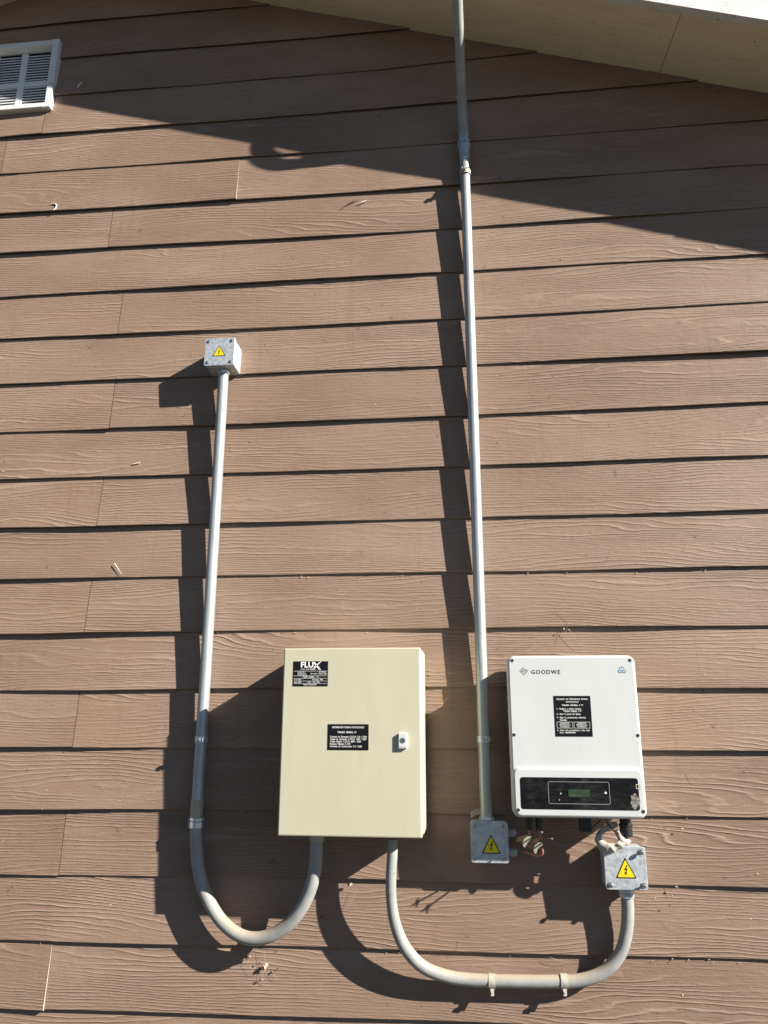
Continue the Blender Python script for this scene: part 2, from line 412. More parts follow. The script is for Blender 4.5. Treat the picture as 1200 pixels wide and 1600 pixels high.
for k in range(-4, 23):
    js = JOINT[k]; ends = [WX0]
    x = js[0]
    while x > WX0+0.5: x -= 3.66
    x += 3.66
    while x < WX1-0.3: ends.append(x); x += 3.66
    ends.append(WX1); pieces = list(zip(ends, ends[1:])); lo_, hi_ = zline(k, -1.8), zline(k-1, -1.8)+0.028
    crosses = 'none'
    if hi_ > HZ0 and lo_ < HZ1:
        crosses = 'inside' if (lo_ > HZ0-0.004 and hi_ < HZ1+0.004) else ('top' if hi_ > HZ1 else 'bottom')
    if crosses == 'inside':
        q_ = []
        for a, b in pieces:
            if a < HX0: q_.append((a, min(b, HX0)))
            if b > HX1: q_.append((max(a, HX1), b))
        pieces = q_
    for a, b in pieces:
        gp = 0.0009; a2 = a+(gp if a > WX0 else 0); b2 = b-(gp if b < WX1 else 0)
        zc = zline(k, 0)
        if zc > 3.1:            # trim to the gable
            half = (4.58-zc)/0.325+0.12
            a2 = max(a2, APEX_X-half); b2 = min(b2, APEX_X+half)
            if b2-a2 < 0.05: continue
        n = max(3, int((b2-a2)/0.09)); rows = []
        ph = random.random()*20
        xs_ = [a2+(b2-a2)*i/n for i in range(n+1)]
        if crosses in ('top', 'bottom'): xs_ = sorted(xs_+[v for h_ in (HX0, HX1) for v in (h_-0.0005, h_+0.0005) if a2 < v < b2])
        for x in xs_:
            zb = zline(k, x); zt = zline(k-1, x)+0.028
            L = lip(k, x)
            # cupped board ends stand a little proud
            L += 0.004*math.exp(-((x-a2)/0.12)**2)*(0.3 if abs(a-js[0]) < 1e-6 else 0)
            if abs(b-js[0]) < 1e-6: L += joint_flare.get(k, 0.001)*math.exp(-((b2-x)/0.15)**2)
            dz = 0.0034*noise.noise(Vector((x*1.7+ph, 9, 0)))+0.0010*noise.noise(Vector((x*6+ph, 3, 0)))
            zb += dz
            h = zt-zb; prof = []
            for (yy, zz) in ((-(L-0.001), zb+0.0), (-(L+TH-0.0022), zb), (-(L+TH), zb+0.0024), (-(0.55*L+TH), zb+h*0.45), (-(0.12*L+TH), zb+h*0.88),
                             (-(0.02+TH), zt) if False else (-(TH+0.0005), zt), (0.0-0.0005, zt), (-(0.45*L), zb+h*0.45)):
                r = soff(x)+0.09
                if HX0 < x < HX1: zz = max(zz, HZ1) if crosses == 'top' else (min(zz, HZ0) if crosses == 'bottom' else zz)
                prof.append((x, yy, min(zz, r)))
            rows.append(prof)
        m = MB(); ids = [m.add(r) for r in rows]; q = len(rows[0])
        for u, w in zip(ids, ids[1:]):
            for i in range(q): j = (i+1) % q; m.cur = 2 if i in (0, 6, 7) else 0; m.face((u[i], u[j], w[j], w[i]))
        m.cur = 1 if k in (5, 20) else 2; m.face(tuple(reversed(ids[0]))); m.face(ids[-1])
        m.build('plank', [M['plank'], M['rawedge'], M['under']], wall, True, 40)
m = MB(); m.loft([[(WX0, yy, 0.05), (WX1, yy, 0.05), (WX1, yy, soff(WX1)+0.06), (APEX_X, yy, soff(APEX_X)+0.06), (WX0, yy, soff(WX0)+0.06)] for yy in (0.012, 0.10)])
m.build('sheathing', M['dark'], wall, False)
m = MB(); m.box(WX0+0.01, WX1-0.01, -0.004, 0.01, 0.0, 0.42); m.build('plinth', M['concrete'], wall, False)
for x0 in (WX0-0.001, WX1-0.10):
    m = MB(); m.box(x0, x0+0.10, 0.10, 8.0, 0, soff(WX1)+0.03); m.build('side_wall', M['plank'], wall, False)

# little marks on the boards
def fleck(pts_px, w, mat=None, Y=-0.0215, name='dropping_mark'):
    m = MB(); m.tube([at(a, b, Y) for a, b in pts_px], w, 6, True, 4)
    return m.build(name, mat or M['dropping'], wall)
fleck([(80, 319), (84, 318), (88, 320), (87, 325), (84, 328)], 0.0022)
fleck([(559, 319), (566, 316), (573, 313)], [0.001, 0.003, 0.002], Y=-0.014)
fleck([(527, 344), (529, 332), (541, 322), (552, 316), (560, 312)], [0.001, 0.003, 0.004, 0.006, 0.002], M['stain'], Y=-0.0085, name='stain_mark')
fleck([(179, 880), (184, 888), (190, 897)], [0.0015, 0.0011, 0.0006])
fleck([(208, 725), (213, 724), (218, 723)], 0.0018, Y=-0.018)
fleck([(121, 137), (124, 132), (129, 128)], 0.002, Y=-0.019)

# ------------------------------------------------------------------ roof
roof = thing('gable_roof', 'gable roof overhang with cream soffit and weathered white fascia above the siding', 'roof', (APEX_X, 0, 4.58))
def slope_slab(x0, x1, y0, y1, dz0, dz1, dzf=lambda y: 0.0, name='slab', mat=None, bev=0):
    m = MB(); xs = [x0+(x1-x0)*i/6 for i in range(7)]; ids = []
    for x in xs:
        z = soff(x); ids.append([(x, y0, z+dz0+dzf(y0)), (x, y1, z+dz0+dzf(y1)), (x, y1, z+dz1+dzf(y1)), (x, y0, z+dz1+dzf(y0))])
    m.loft(ids); return m.build(name, mat, roof, False)
dip = lambda y: DIP*y/OVER if y < 0 else 0.0
seam = at(1028, 110).x; seam2 = seam+0.045
for a, b in ((APEX_X, seam-0.0012), (seam+0.0012, 3.25)): slope_slab(a, b, 0.01, -OVER, 0.0, 0.012, dip, 'soffit_board', M['soffit'])
slope_slab(2*APEX_X-3.25, APEX_X, 0.01, -OVER, 0.0, 0.012, dip, 'soffit_board', M['soffit'])
fj = at(1057, 365).x+2.18*0.31
for a, b, dd in ((APEX_X, fj-0.001, 0.0), (fj+0.001, 3.25, -0.006), (2*APEX_X-3.25, APEX_X, 0.0)):
    slope_slab(a, b, -OVER+0.0005, -OVER-0.024, -DIP-0.004+dd, 0.15, name='fascia_board', mat=M['fascia'])
for a, b in ((APEX_X, 3.28), (2*APEX_X-3.28, APEX_X)):
    slope_slab(a, b, 8.2, -OVER-0.028, 0.152, 0.17, name='roof_sheet', mat=M['roof'])
m = MB(); m.tube([(APEX_X, -OVER-0.03, 4.745), (APEX_X, 8.2, 4.745)], 0.05, 10); m.build('ridge_cap', M['roof'], roof)

# ------------------------------------------------------------------ gable vent
vent = thing('gable_vent', 'white louvred vent in a box frame at the upper left of the siding', 'vent', (vx1-0.25, 0, vz0))
ix0, ix1, iz0, iz1 = vx0+fr, vx1-fr, vz0+fr*0.9, vz1-fr*0.9
def frame_piece(x0, x1, z0, z1, nm, y0=VY, y1=0.005):
    m = MB(); m.rprism(x0, x1, z0, z1, 0.0015, [(y1, 0), (y0+0.0015, 0), (y0, 0.0015)], 2); return m.build(nm, M['vent'], vent, False)
frame_piece(ix1, vx1, vz0, vz0+(vz1-vz0)*0.33, 'frame_rail'); frame_piece(ix1, vx1+0.004, vz0+(vz1-vz0)*0.33+0.001, vz1, 'frame_rail', VY-0.003)
frame_piece(vx0, ix0, vz0, vz1, 'frame_rail'); frame_piece(ix0+0.0005, ix1-0.0005, iz1, vz1, 'frame_rail', VY-0.001); frame_piece(ix0+0.0005, ix1-0.0005, vz0, iz0, 'frame_rail', VY-0.001)
m = MB(); m.box(ix0, ix1, 0.0085, 0.0115, iz0, iz1); m.build('backing', M['dark'], vent, False)
LY = VY+0.032
cols = []; x = mulL+mul_w/2; cols.append((x, ix1-0.004)); xl = mulL-mul_w/2
for i in range(3): cols.append((xl-pane_w, xl)); xl -= pane_w+mul_w
for i in range(3):
    xc = mulL-i*(pane_w+mul_w); frame_piece(xc-mul_w/2, xc+mul_w/2, iz0+0.0005, iz1-0.0005, 'mullion', LY, 0.005)
rz = 0.013
pitch = (iz1-0.006-(rail_z+rz))/10.5
slat_me = {}
for ci, (xa, xb) in enumerate(cols):
    frame_piece(xa+0.0004, xb-0.0004, rail_z-rz, rail_z+rz, 'cross_rail', LY+0.001, 0.004)
    w = xb-xa-0.001
    key = round(w, 4)
    if key not in slat_me:
        q = MB(); q.loft([[(sx, -0.004, -0.0038), (sx, -0.004, 0.0013), (sx, 0.004, 0.0040), (sx, 0.004, 0.0014)] for sx in (-w/2, w/2)])
        slat_me[key] = q.mesh('slat', M['vent'], smooth=False)
    zs = [rail_z+rz+pitch*(i+0.55) for i in range(10)]
    nlow = int((rail_z-rz-iz0)/pitch); zs += [rail_z-rz-pitch*(i+0.5) for i in range(nlow)]
    for z in zs:
        s = bpy.data.objects.new('slat', slat_me[key]); link(s, vent); s.location = Vector(((xa+xb)/2, LY+0.005, z))-vent.location

# ------------------------------------------------------------------ junction boxes
def warn_sticker(parent, cx, cz, y, w, h, tilt=0.0, skew=0.0):
    def P(u, v): return (cx+u*math.cos(tilt)-v*math.sin(tilt), cz+u*math.sin(tilt)+v*math.cos(tilt))
    def tri(s, yy, nm, mat, par, th=0.0004):
        pts = [(-w/2*s, -h/2+(1-s)*h*0.33), (w/2*s, -h/2+(1-s)*h*0.33), (0, h/2-(1-s)*h*0.66)]
        out = []
        for i in range(3):      # slightly rounded tips
            p = Vector(pts[i]); a = Vector(pts[i-1]); b = Vector(pts[(i+1) % 3])
            out += [p+(a-p)*0.045, p+(b-p)*0.045]
        m = MB(); m.poly([P(*q) for q in out], yy, th); return m.build(nm, mat, par, False)
    st = tri(1.0, y-0.0004, 'warning_sticker', M['ink'], parent)
    tri(0.83, y-0.0008, 'yellow_field', M['yellow'], st)
    b = [(0.10, 0.46), (-0.16, 0.02), (0.02, 0.06), (-0.04, -0.18), (-0.14, -0.14), (-0.02, -0.42), (0.10, -0.16), (0.03, -0.17), (0.17, 0.20), (-0.01, 0.16), (0.20, 0.44)]
    k = h*0.56; m = MB(); m.poly([P(u*k, v*k-h*0.12) for u, v in b], y-0.0012, 0.0004); m.build('lightning_bolt', M['ink'], st, False)
def jbox(tl, tr_, br_, bl, Y, depth, label, stick, screws='flush', tilt=0.0, name_group='galvanised junction boxes'):
    P = [at(*p, Y) for p in (tl, tr_, br_, bl)]
    x0 = (P[0].x+P[3].x)/2; x1 = (P[1].x+P[2].x)/2; z1 = (P[0].z+P[1].z)/2; z0 = (P[2].z+P[3].z)/2
    root = thing('junction_box', label, 'electrical box', ((x0+x1)/2, 0, z0), name_group)
    yb = Y+depth
    m = MB(); m.rprism(x0+0.002, x1-0.002, z0+0.002, z1-0.002, 0.007, [(yb, 0), (Y+0.0075, 0), (Y+0.0065, 0.0006)]); m.build('box_body', M['galv'], root)
    m = MB(); m.rprism(x0, x1, z0, z1, 0.008, [(Y+0.0055, 0.0), (Y+0.0012, 0), (Y, 0.0012)]); m.build('lid', M['galv'], root)
    m = MB(); m.rprism(x0+0.003, x1-0.003, z0+0.003, z1-0.003, 0.006, [(Y+0.007, 0), (Y+0.005, 0)]); m.build('gasket', M['gasket'], root)
    o = 0.0125
    for (sx, sz) in ((x0+o, z1-o), (x1-o, z1-o), (x1-o, z0+o), (x0+o, z0+o)):
        m = MB()
        if screws == 'flush':
            m.lathe((sx, Y, sz), (0, -1, 0), [(-0.001, 0.0062), (0.0004, 0.0062), (0.0006, 0.0048)], 16)
            m.lathe((sx, Y-0.0006, sz), (0, -1, 0), [(0, 0.0042), (0.0016, 0.0040), (0.0024, 0.0026)], 12)
            s = m.build('screw', M['bolt'], root)
            m = MB(); m.obox((sx, Y-0.0031, sz), Vector((0.0028, 0, 0.0016)), Vector((0, 0.0003, 0)), Vector((-0.0003, 0, 0.0005))); m.build('slot', M['dark'], s, False)
        else:
            m.lathe((sx, Y, sz), (0, -1, 0), [(-0.001, 0.0075), (0.0012, 0.0075), (0.0014, 0.006)], 18)
            m.lathe((sx, Y-0.0012, sz), (0, -1, 0), [(0, 0.0032), (0.008, 0.0032)], 10)
            m.lathe((sx, Y-0.008, sz), (0, -1, 0), [(0, 0.0054), (0.004, 0.0056), (0.0058, 0.004)], 12)
            s = m.build('screw', M['bolt'], root)
            m = MB(); m.lathe((sx, Y-0.0137, sz), (0, -1, 0), [(0, 0.0022), (0.0003, 0.0022)], 6); m.build('hex_socket', M['dark'], s, False)
    c = at(stick[0], stick[1], Y); warn_sticker(root, c.x, c.z, Y, stick[2], stick[3], tilt)
    return root, x0, x1, z0, z1
b1 = jbox((321, 528), (368, 528), (365, 571), (318, 571), -0.098, 0.086, 'small silver junction box alone at the top end of the left conduit', (342.5, 548, 0.047, 0.040))
b2 = jbox((736, 1283), (793, 1283), (796, 1349), (735, 1349), -0.075, 0.063, 'grey junction box in shade at the foot of the long right conduit', (767.5, 1318.5, 0.053, 0.051))
b3 = jbox((942.5, 1323), (1008, 1323), (1013, 1391), (946.5, 1391), -0.085, 0.073, 'sunlit galvanised junction box with standing bolts below the white inverter', (977.5, 1356, 0.056, 0.053), 'proud')
# torn sticker corner on the first box, glands on the second box
m = MB(); c = at(330, 556, -0.098); m.poly([(c.x-0.007, c.z-0.006), (c.x+0.012, c.z+0.001), (c.x+0.011, c.z+0.006)], -0.0985, 0.0004); m.build('torn_film', M['gasket'], b1[0], False)
gl = []
for py in (1301, 1331):
    zz = at(796, py, -0.045).z; x1 = b2[2]
    m = MB()
    m.lathe((x1-0.002, -0.045, zz), (1, 0, 0), [(0, 0.0135), (0.006, 0.0135), (0.0062, 0.011), (0.010, 0.011)], 8)
    m.lathe((x1+0.008, -0.045, zz), (1, 0, 0), [(0, 0.0125), (0.012, 0.0125), (0.017, 0.009), (0.018, 0.005)], 14)
    m.build('cable_gland', M['gasket'] if False else M['inv_side'], b2[0]); gl.append(Vector((x1+0.02, -0.045, zz)))

# ------------------------------------------------------------------ conduits
PX, LX = 0.0525, -0.801
def clamp(c, axis, r, label, mat, bolt_dir, tail=0.016, group='conduit clamps'):
    """saddle clamp round a conduit: band, two ears and a bolt"""
    c = Vector(c); ax = Vector(axis).normalized(); bd = Vector(bolt_dir).normalized()
    root = thing('conduit_clamp', label, 'pipe clamp', c, group)
    m = MB(); m.lathe(c-ax*0.009, ax, [(0, r+0.0006), (0, r+0.0028), (0.018, r+0.0028), (0.018, r+0.0006)], 22, False); m.build('band', mat, root)
    side = bd; nrm = ax.cross(side).normalized()
    for s in (-1, 1):
        m = MB(); m.obox(c+side*(r+0.008)+nrm*0.0042*s, ax*0.0045, nrm*0.0012, side*0.009); m.build('ear', mat, root, False)
    m = MB(); m.lathe(c+side*(r+0.010)-nrm*0.012, nrm, [(0, 0.0045), (0.0035, 0.0045), (0.0036, 0.0022), (0.012+tail, 0.0022)], 6); m.build('bolt', M['bolt'] if mat is not M['dustclamp'] else mat, root, False)
    # foot towards the wall
    m = MB(); a = Vector((c.x, -0.010, c.z)); m.obox((c+a)/2+Vector((0, r/2, 0)), Vector((0.011, 0, 0)), Vector((0, max(0.002, (abs(c.y)-0.010-r)/2), 0)), Vector((0, 0, 0.006))); m.build('foot', mat, root, False)
    return root
# left steel conduit
R1 = 0.0174
ztop = b1[3]+0.001; zc1 = at(309, 1252, -0.06).z
con1 = thing('steel_conduit', 'straight galvanised conduit running down from the small upper left box', 'conduit', (LX, -0.046, zc1), 'straight steel conduits')
m = MB(); m.tube([(LX, -0.052, ztop), (LX, -0.046, (ztop+zc1)/2), (LX, -0.046, zc1)], R1, 28); m.build('pipe', M['pipe'], con1)
m = MB(); m.lathe((LX, -0.052, ztop-0.014), (0, 0, 1), [(0, R1+0.004), (0.007, R1+0.005), (0.013, R1+0.005)], 8); m.build('lock_nut', M['nut'], con1)
m = MB(); m.lathe((LX, -0.046, zc1-0.046), (0, 0, 1), [(0, R1+0.0018), (0.0485, R1+0.0018), (0.049, R1)], 26); m.build('coupling', M['seal'], con1)
clamp((LX, -0.046, at(315, 1155, -0.046).z), (0, 0, 1), R1, 'metal clamp round the left conduit in the cabinet shadow', M['nut'], (0.35, -1, 0))
# left flexible loop
R2 = 0.0182
zn = zc1-0.046
fl1 = thing('flexible_conduit', 'deep U loop of grey flexible conduit joining left conduit to cream cabinet', 'conduit', (LX, -0.046, zn-0.03), 'grey flexible conduits')
pts = [(LX, -0.046, zn-0.02)]+[tuple(at(a, b, y)) for a, b, y in ((307, 1325, -0.047), (311, 1362, -0.05), (323, 1401, -0.054), (346, 1439, -0.060), (378, 1463, -0.066), (413, 1465, -0.072), (447, 1447, -0.080), (471, 1419, -0.088), (486, 1386, -0.094), (493, 1352, -0.10), (494.5, 1325, -0.102), (494.5, 1312, -0.102))]
m = MB(); m.tube(pts, R2, 28, True, 7); m.build('tube', M['flex'], fl1)
m = MB(); m.lathe((LX, -0.046, zn-0.030), (0, 0, 1), [(0, R2+0.002), (0.002, R2+0.0045), (0.017, R2+0.0045), (0.018, R2+0.0025), (0.021, R2+0.0025), (0.022, R2+0.005), (0.029, R2+0.005), (0.030, R1)], 8, True, 0.3); m.build('hex_nut', M['nut'], fl1, True, 20)
e = at(495, 1314, -0.102)
m = MB(); m.lathe((e.x, e.y, 1.1905-0.026), (0, 0, 1), [(0, R2+0.001), (0.001, R2+0.0045), (0.024, R2+0.0045), (0.0255, R2+0.002)], 8, True, 0.2); m.build('connector', M['seal'], fl1, True, 20)
# right steel conduit
zr0 = b2[4]+0.0005; zr1 = at(726, 240, -0.041).z
con2 = thing('steel_conduit', 'tall galvanised conduit climbing from the shaded box up to the roof edge', 'conduit', (PX, -0.05, zr0), 'straight steel conduits')
m = MB(); m.tube([(PX+0.003, -0.045, zr0), (PX+0.001, -0.042, zr0*0.6+zr1*0.4), (PX-0.003, -0.039, zr1)], R1, 28, True, 10); m.build('pipe', M['pipe'], con2)
m = MB(); m.lathe((PX+0.003, -0.045, zr0), (0, 0, 1), [(0, R1+0.006), (0.005, R1+0.006), (0.0055, R1+0.003), (0.009, R1+0.003)], 10); m.build('lock_nut', M['nut'], con2)
m = MB(); m.lathe((PX-0.003, -0.041, zr1-0.032), (0, 0, 1), [(0, R1), (0.0005, R1+0.0016), (0.026, R1+0.0016), (0.0275, R1+0.0008), (0.029, R1+0.0022), (0.075, R1+0.0022)], 26); m.build('coupling', M['nut'], con2)
clamp((PX+0.002, -0.045, at(758, 1155, -0.045).z), (0, 0, 1), R1, 'dark clamp round the long right conduit beside the inverter', M['nut'], (0.35, -1, 0))
clamp((PX-0.0025, -0.041, at(727, 271, -0.041).z), (0, 0, 1), R1, 'whitish clamp just under the coupling near the top of the right conduit', M['dustclamp'], (-0.2, -1, 0), 0.02)
# roof flexible
zt = zr1+0.043
fl2 = thing('flexible_conduit', 'flexible conduit bending outward past the cream soffit at the top', 'conduit', (PX, -0.041, zt), 'grey flexible conduits')
P = [(0.049, 0.041, zt), (0.048, 0.047, zt+0.05), (0.046, 0.075, 3.66), (0.043, 0.13, 3.72), (0.041, 0.202, 3.80), (0.038, 0.268, 3.880), (0.036, 0.328, 3.960), (0.035, 0.361, 4.06), (0.036, 0.354, 4.15), (0.04, 0.30, 4.245), (0.045, 0.20, 4.275), (0.05, 0.0, 4.28), (0.05, -0.3, 4.28)]
m = MB(); m.tube([(x, -y, z) for x, y, z in P], 0.0175, 28, True, 8); m.build('tube', M['flex'], fl2)
for i in range(6):
    z = zt+0.008+i*0.0135
    m = MB(); m.lathe((0.049, -0.0415-0.00035*i*i*0.3, z), (0, -0.02*i, 1), [(0, 0.0175), (0.003, 0.0197), (0.006, 0.0197), (0.009, 0.0175)], 22, False); m.build('rib', M['nut'], fl2)
m = MB(); m.lathe((0.049, -0.041, zt-0.022), (0, 0, 1), [(0, R1+0.002), (0.001, R1+0.005), (0.011, R1+0.006), (0.012, R1+0.003), (0.014, R1+0.003), (0.0145, R1+0.0065), (0.028, R1+0.0065), (0.030, R1+0.002)], 8, True, 0.2); m.build('hex_nut', M['nut'], fl2, True, 20)
# lower flexible loop from cabinet to the sunlit box
fl3 = thing('flexible_conduit', 'long low U of dusty flexible conduit from cabinet to sunlit junction box', 'conduit', tuple(at(613, 1330, -0.1)), 'grey flexible conduits')
pts = [tuple(at(a, b, y)) for a, b, y in ((613.5, 1311, -0.10), (613, 1335, -0.10), (611, 1370, -0.098), (611.5, 1405, -0.092), (618, 1445, -0.082), (634, 1482, -0.07), (660, 1510, -0.058), (696, 1525, -0.049), (735, 1531, -0.043), (790, 1533, -0.041), (850, 1534, -0.041), (905, 1532, -0.042), (944, 1518, -0.043), (969, 1490, -0.044), (979, 1455, -0.046), (981, 1425, -0.048), (980, 1403, -0.049))]
m = MB(); m.tube(pts, [0.0148]*4+[0.0158]+[0.0168]*12, 28, True, 7); m.build('tube', M['flex'], fl3)
e = at(613.5, 1313, -0.10); m = MB(); m.lathe((e.x, e.y, 1.1905-0.012), (0, 0, 1), [(0, 0.0155), (0.001, 0.0175), (0.0115, 0.0175)], 12); m.build('connector', M['nut'], fl3)
e = at(979, 1400, -0.049); zb = b3[3]
m = MB(); m.lathe((e.x, e.y, zb-0.026), (0, 0, 1), [(0, 0.0175), (0.0015, 0.0205), (0.012, 0.0215), (0.0125, 0.019), (0.0145, 0.019), (0.015, 0.022), (0.0258, 0.022)], 8, True, 0.35); m.build('hex_nut', M['nut'], fl3, True, 20)
for px, lab in ((768.5, 'left one of two dusty clamps on the low horizontal flexible conduit'), (881, 'right one of two dusty clamps on the low horizontal flexible conduit')):
    c = at(px, 1533.5, -0.041); clamp(c, (1, 0, 0), 0.0168, lab, M['dustclamp'], (0.0, -0.55, -1), 0.004)

# ------------------------------------------------------------------ cream cabinet
CY = -0.20
cx0, cx1, cz0, cz1 = -0.5175, -0.1205, 1.1905, 1.698
cab = thing('electrical_cabinet', 'cream painted steel electrical cabinet with black plates and a small lock', 'electrical cabinet', ((cx0+cx1)/2, 0, cz0))
m = MB(); m.rprism(cx0+0.004, cx1+0.0035, cz0+0.005, cz1-0.004, 0.004, [(-0.020, 0.004), (-0.026, 0), (CY+0.040, 0), (CY+0.038, 0.002), (CY+0.024, 0.002), (CY+0.022, 0.0035)], 3); m.build('cabinet_body', M['cream'], cab)
m = MB(); m.rprism(cx0+0.01, cx1-0.01, cz0+0.01, cz1-0.01, 0.003, [(CY+0.023, 0), (CY+0.016, 0)], 2); m.build('door_seal', M['gasket'], cab)
m = MB(); m.rprism(cx0, cx1, cz0, cz1, 0.004, [(CY+0.018, 0.0), (CY+0.004, 0), (CY+0.0012, 0.0012), (CY, 0.004)], 4); door = m.build('door', M['cream'], cab)
for sx in (cx0+0.03, cx1-0.03):
    for z in (cz0+0.012, cz1-0.030):
        m = MB(); m.box(sx-0.012, sx+0.012, -0.0195, -0.012, z, z+0.02); m.build('wall_lug', M['cream'], cab, False)
def plate(parent, tl, tr_, br_, bl, Y, thick=0.0012):
    P = [at(*p, Y) for p in (tl, tr_, br_, bl)]
    x0 = (P[0].x+P[3].x)/2; x1 = (P[1].x+P[2].x)/2; z1 = (P[0].z+P[1].z)/2; z0 = (P[2].z+P[3].z)/2
    m = MB(); m.rprism(x0, x1, z0, z1, 0.0006, [(Y, 0), (Y-thick+0.0004, 0), (Y-thick, 0.0008)], 1)
    o = m.build('engraved_plate', M['plate'], parent, False); return o, x0, x1, z0, z1, Y-thick-0.0002
o, x0, x1, z0, z1, y = plate(cab, (459, 1033.5), (513.5, 1033), (511.5, 1072), (457, 1072.5), CY)
W, H_ = x1-x0, z1-z0
t = MB()
text_mb(t, 'FLU', x0+W*0.22, z1-H_*0.245, y, H_*0.31, W*0.36, bold=0.03)
# the X with its long tail
def seg(a, b, w0, w1):
    a = Vector((x0+W*a[0], z1-H_*a[1])); b = Vector((x0+W*b[0], z1-H_*b[1])); d = (b-a).normalized(); n = Vector((-d.y, d.x))
    t.add([(p.x, y, p.y) for p in (a-n*w0, a+n*w0, b+n*w1, b-n*w1)]); k = len(t.v); t.face((k-4, k-3, k-2, k-1))
seg((0.595, 0.045), (0.765, 0.33), 0.0021, 0.0028); seg((0.75, 0.30), (0.80, 0.36), 0.0025, 0.0002); seg((0.80, 0.0), (0.60, 0.26), 0.0008, 0.0024)
text_mb(t, 'SOLAR', x0+W*0.22, z1-H_*0.345, y, H_*0.07, W*0.24, bold=0.01, spacing=1.4); text_mb(t, 'COPEC', x0+W*0.48, z1-H_*0.345, y, H_*0.075, W*0.16, bold=0.03)
def rule(xa, xb, z, hw=0.0003): t.add([(xa, y, z-hw), (xb, y, z-hw), (xb, y, z+hw), (xa, y, z+hw)]); k = len(t.v); t.face((k-4, k-3, k-2, k-1))
for fz in (0.395, 0.585, 0.69, 0.795, 0.895): rule(x0+W*0.02, x1-W*0.02, z1-H_*fz)
sz = H_*0.075
for txt, fx, fz, w, s in (('Instalaciones SEC', 0.13, 0.45, 0.20, 0.8), ('Avda. Las Condes 11283', 0.13, 0.51, 0.24, 0.8), ('www.fluxsolar.cl', 0.13, 0.565, 0.26, 0.8), ('Tipo corriente', 0.50, 0.52, 0.20, 1), ('ALTERNA', 0.74, 0.455, 0.20, 0.9), ('Monof. 220V', 0.74, 0.53, 0.23, 1),
    ('TABLERO GENERAL', 0.28, 0.66, 0.34, 1), ('Y FV', 0.67, 0.66, 0.07, 1), ('N° de Tablero', 0.04, 0.765, 0.20, 1), ('Frecuencia', 0.56, 0.765, 0.18, 1), ('50Hz', 0.78, 0.765, 0.08, 1), ('Año 2020', 0.04, 0.868, 0.20, 1), ('In 30A', 0.41, 0.868, 0.10, 1), ('Tens. 220V', 0.57, 0.868, 0.20, 1), ('Tablero FLUXSOLAR', 0.30, 0.962, 0.38, 1)):
    text_mb(t, txt, x0+W*fx, z1-H_*fz, y, sz*s, W*w, bold=0.01)
t.build('lettering', M['letters'], o, False)
o, x0, x1, z0, z1, y = plate(cab, (512.5, 1131.5), (576, 1131.5), (576, 1172), (511.5, 1172), CY)
W, H_ = x1-x0, z1-z0; t = MB(); sz = H_*0.095
text_mb(t, 'INFORMACIÓN SISTEMA FOTOVOLTAICO', (x0+x1)/2, z1-H_*0.155, y, sz, W*0.78, 'CENTER', 0.015)
text_mb(t, 'TABLERO GENERAL FV', (x0+x1)/2-W*0.03, z1-H_*0.345, y, sz, W*0.46, 'CENTER', 0.015)
for i, (s, w) in enumerate((('Corriente de Operación C.C/C.A: 11A / 27,3A', 0.90), ('Voltaje de Operación C.C/C.A: 120V / 220V', 0.89), ('Voltaje Máximo C.C/C.A: 600V / 220V', 0.76), ('Potencia Máxima: 6 kW', 0.50), ('Corriente de Cortocircuito C.C: 13,8A', 0.78))):
    text_mb(t, s, x0+W*0.06, z1-H_*(0.52+0.092*i), y, sz, W*w, bold=0.015)
t.build('lettering', M['letters'], o, False)
# lock
c = at(629, 1158, CY)
m = MB(); m.rprism(c.x-0.011, c.x+0.0125, c.z-0.020, c.z+0.0215, 0.0015, [(CY, 0), (CY-0.0075, 0), (CY-0.009, 0.0015)], 2); lk = m.build('lock', M['white'], cab, False)
m = MB(); m.lathe((c.x+0.001, CY-0.009, c.z+0.002), (0, -1, 0), [(0, 0.0075), (0.0008, 0.0075), (0.001, 0.006), (0.0006, 0.0035)], 18); m.build('lock_cylinder', M['bolt'], lk)
m = MB(); m.obox((c.x+0.001, CY-0.0103, c.z+0.002), Vector((0.0035, 0, -0.004)), Vector((0, 0.0003, 0)), Vector((0.0008, 0, 0.0007))); m.build('key_slot', M['dark'], lk, False)
m = MB(); m.box(c.x-0.009, c.x+0.011, CY-0.0092, CY-0.0085, c.z-0.0165, c.z-0.0135); m.build('lock_rib', M['line'], lk, False)

# ------------------------------------------------------------------ inverter
IY = -0.172
P = [at(793, 1024, IY), at(994, 1023, IY), at(1012.5, 1281, IY), at(800.5, 1278.5, IY)]
ix0, ix1 = (P[0].x+P[3].x)/2, (P[1].x+P[2].x)/2; iz1 = (P[0].z+P[1].z)/2; iz0 = (P[2].z+P[3].z)/2
inv = thing('solar_inverter', 'white wall mounted solar inverter with dark display strip and rounded corners', 'inverter', ((ix0+ix1)/2, 0, iz0))
m = MB(); m.rprism(ix0+0.007, ix1-0.007, iz0+0.008, iz1-0.008, 0.018, [(-0.030, 0.004), (-0.034, 0), (IY+0.045, 0)]); m.build('housing', M['inv_side'], inv)
for k in range(9):      # cooling fins on the back half
    z = iz0+0.05+k*0.038; m = MB(); m.box(ix0+0.002, ix0+0.0075, -0.10, -0.04, z, z+0.003); m.build('cooling_fin', M['inv_side'], inv, False)
m = MB(); m.rprism(ix0, ix1, iz0, iz1, 0.022, [(IY+0.046, 0.003), (IY+0.044, 0), (IY+0.020, 0), (IY+0.013, 0.0012), (IY+0.010, 0.0035), (IY+0.0085, 0.007)], 8); cov = m.build('front_cover', M['white'], inv, True, 50)
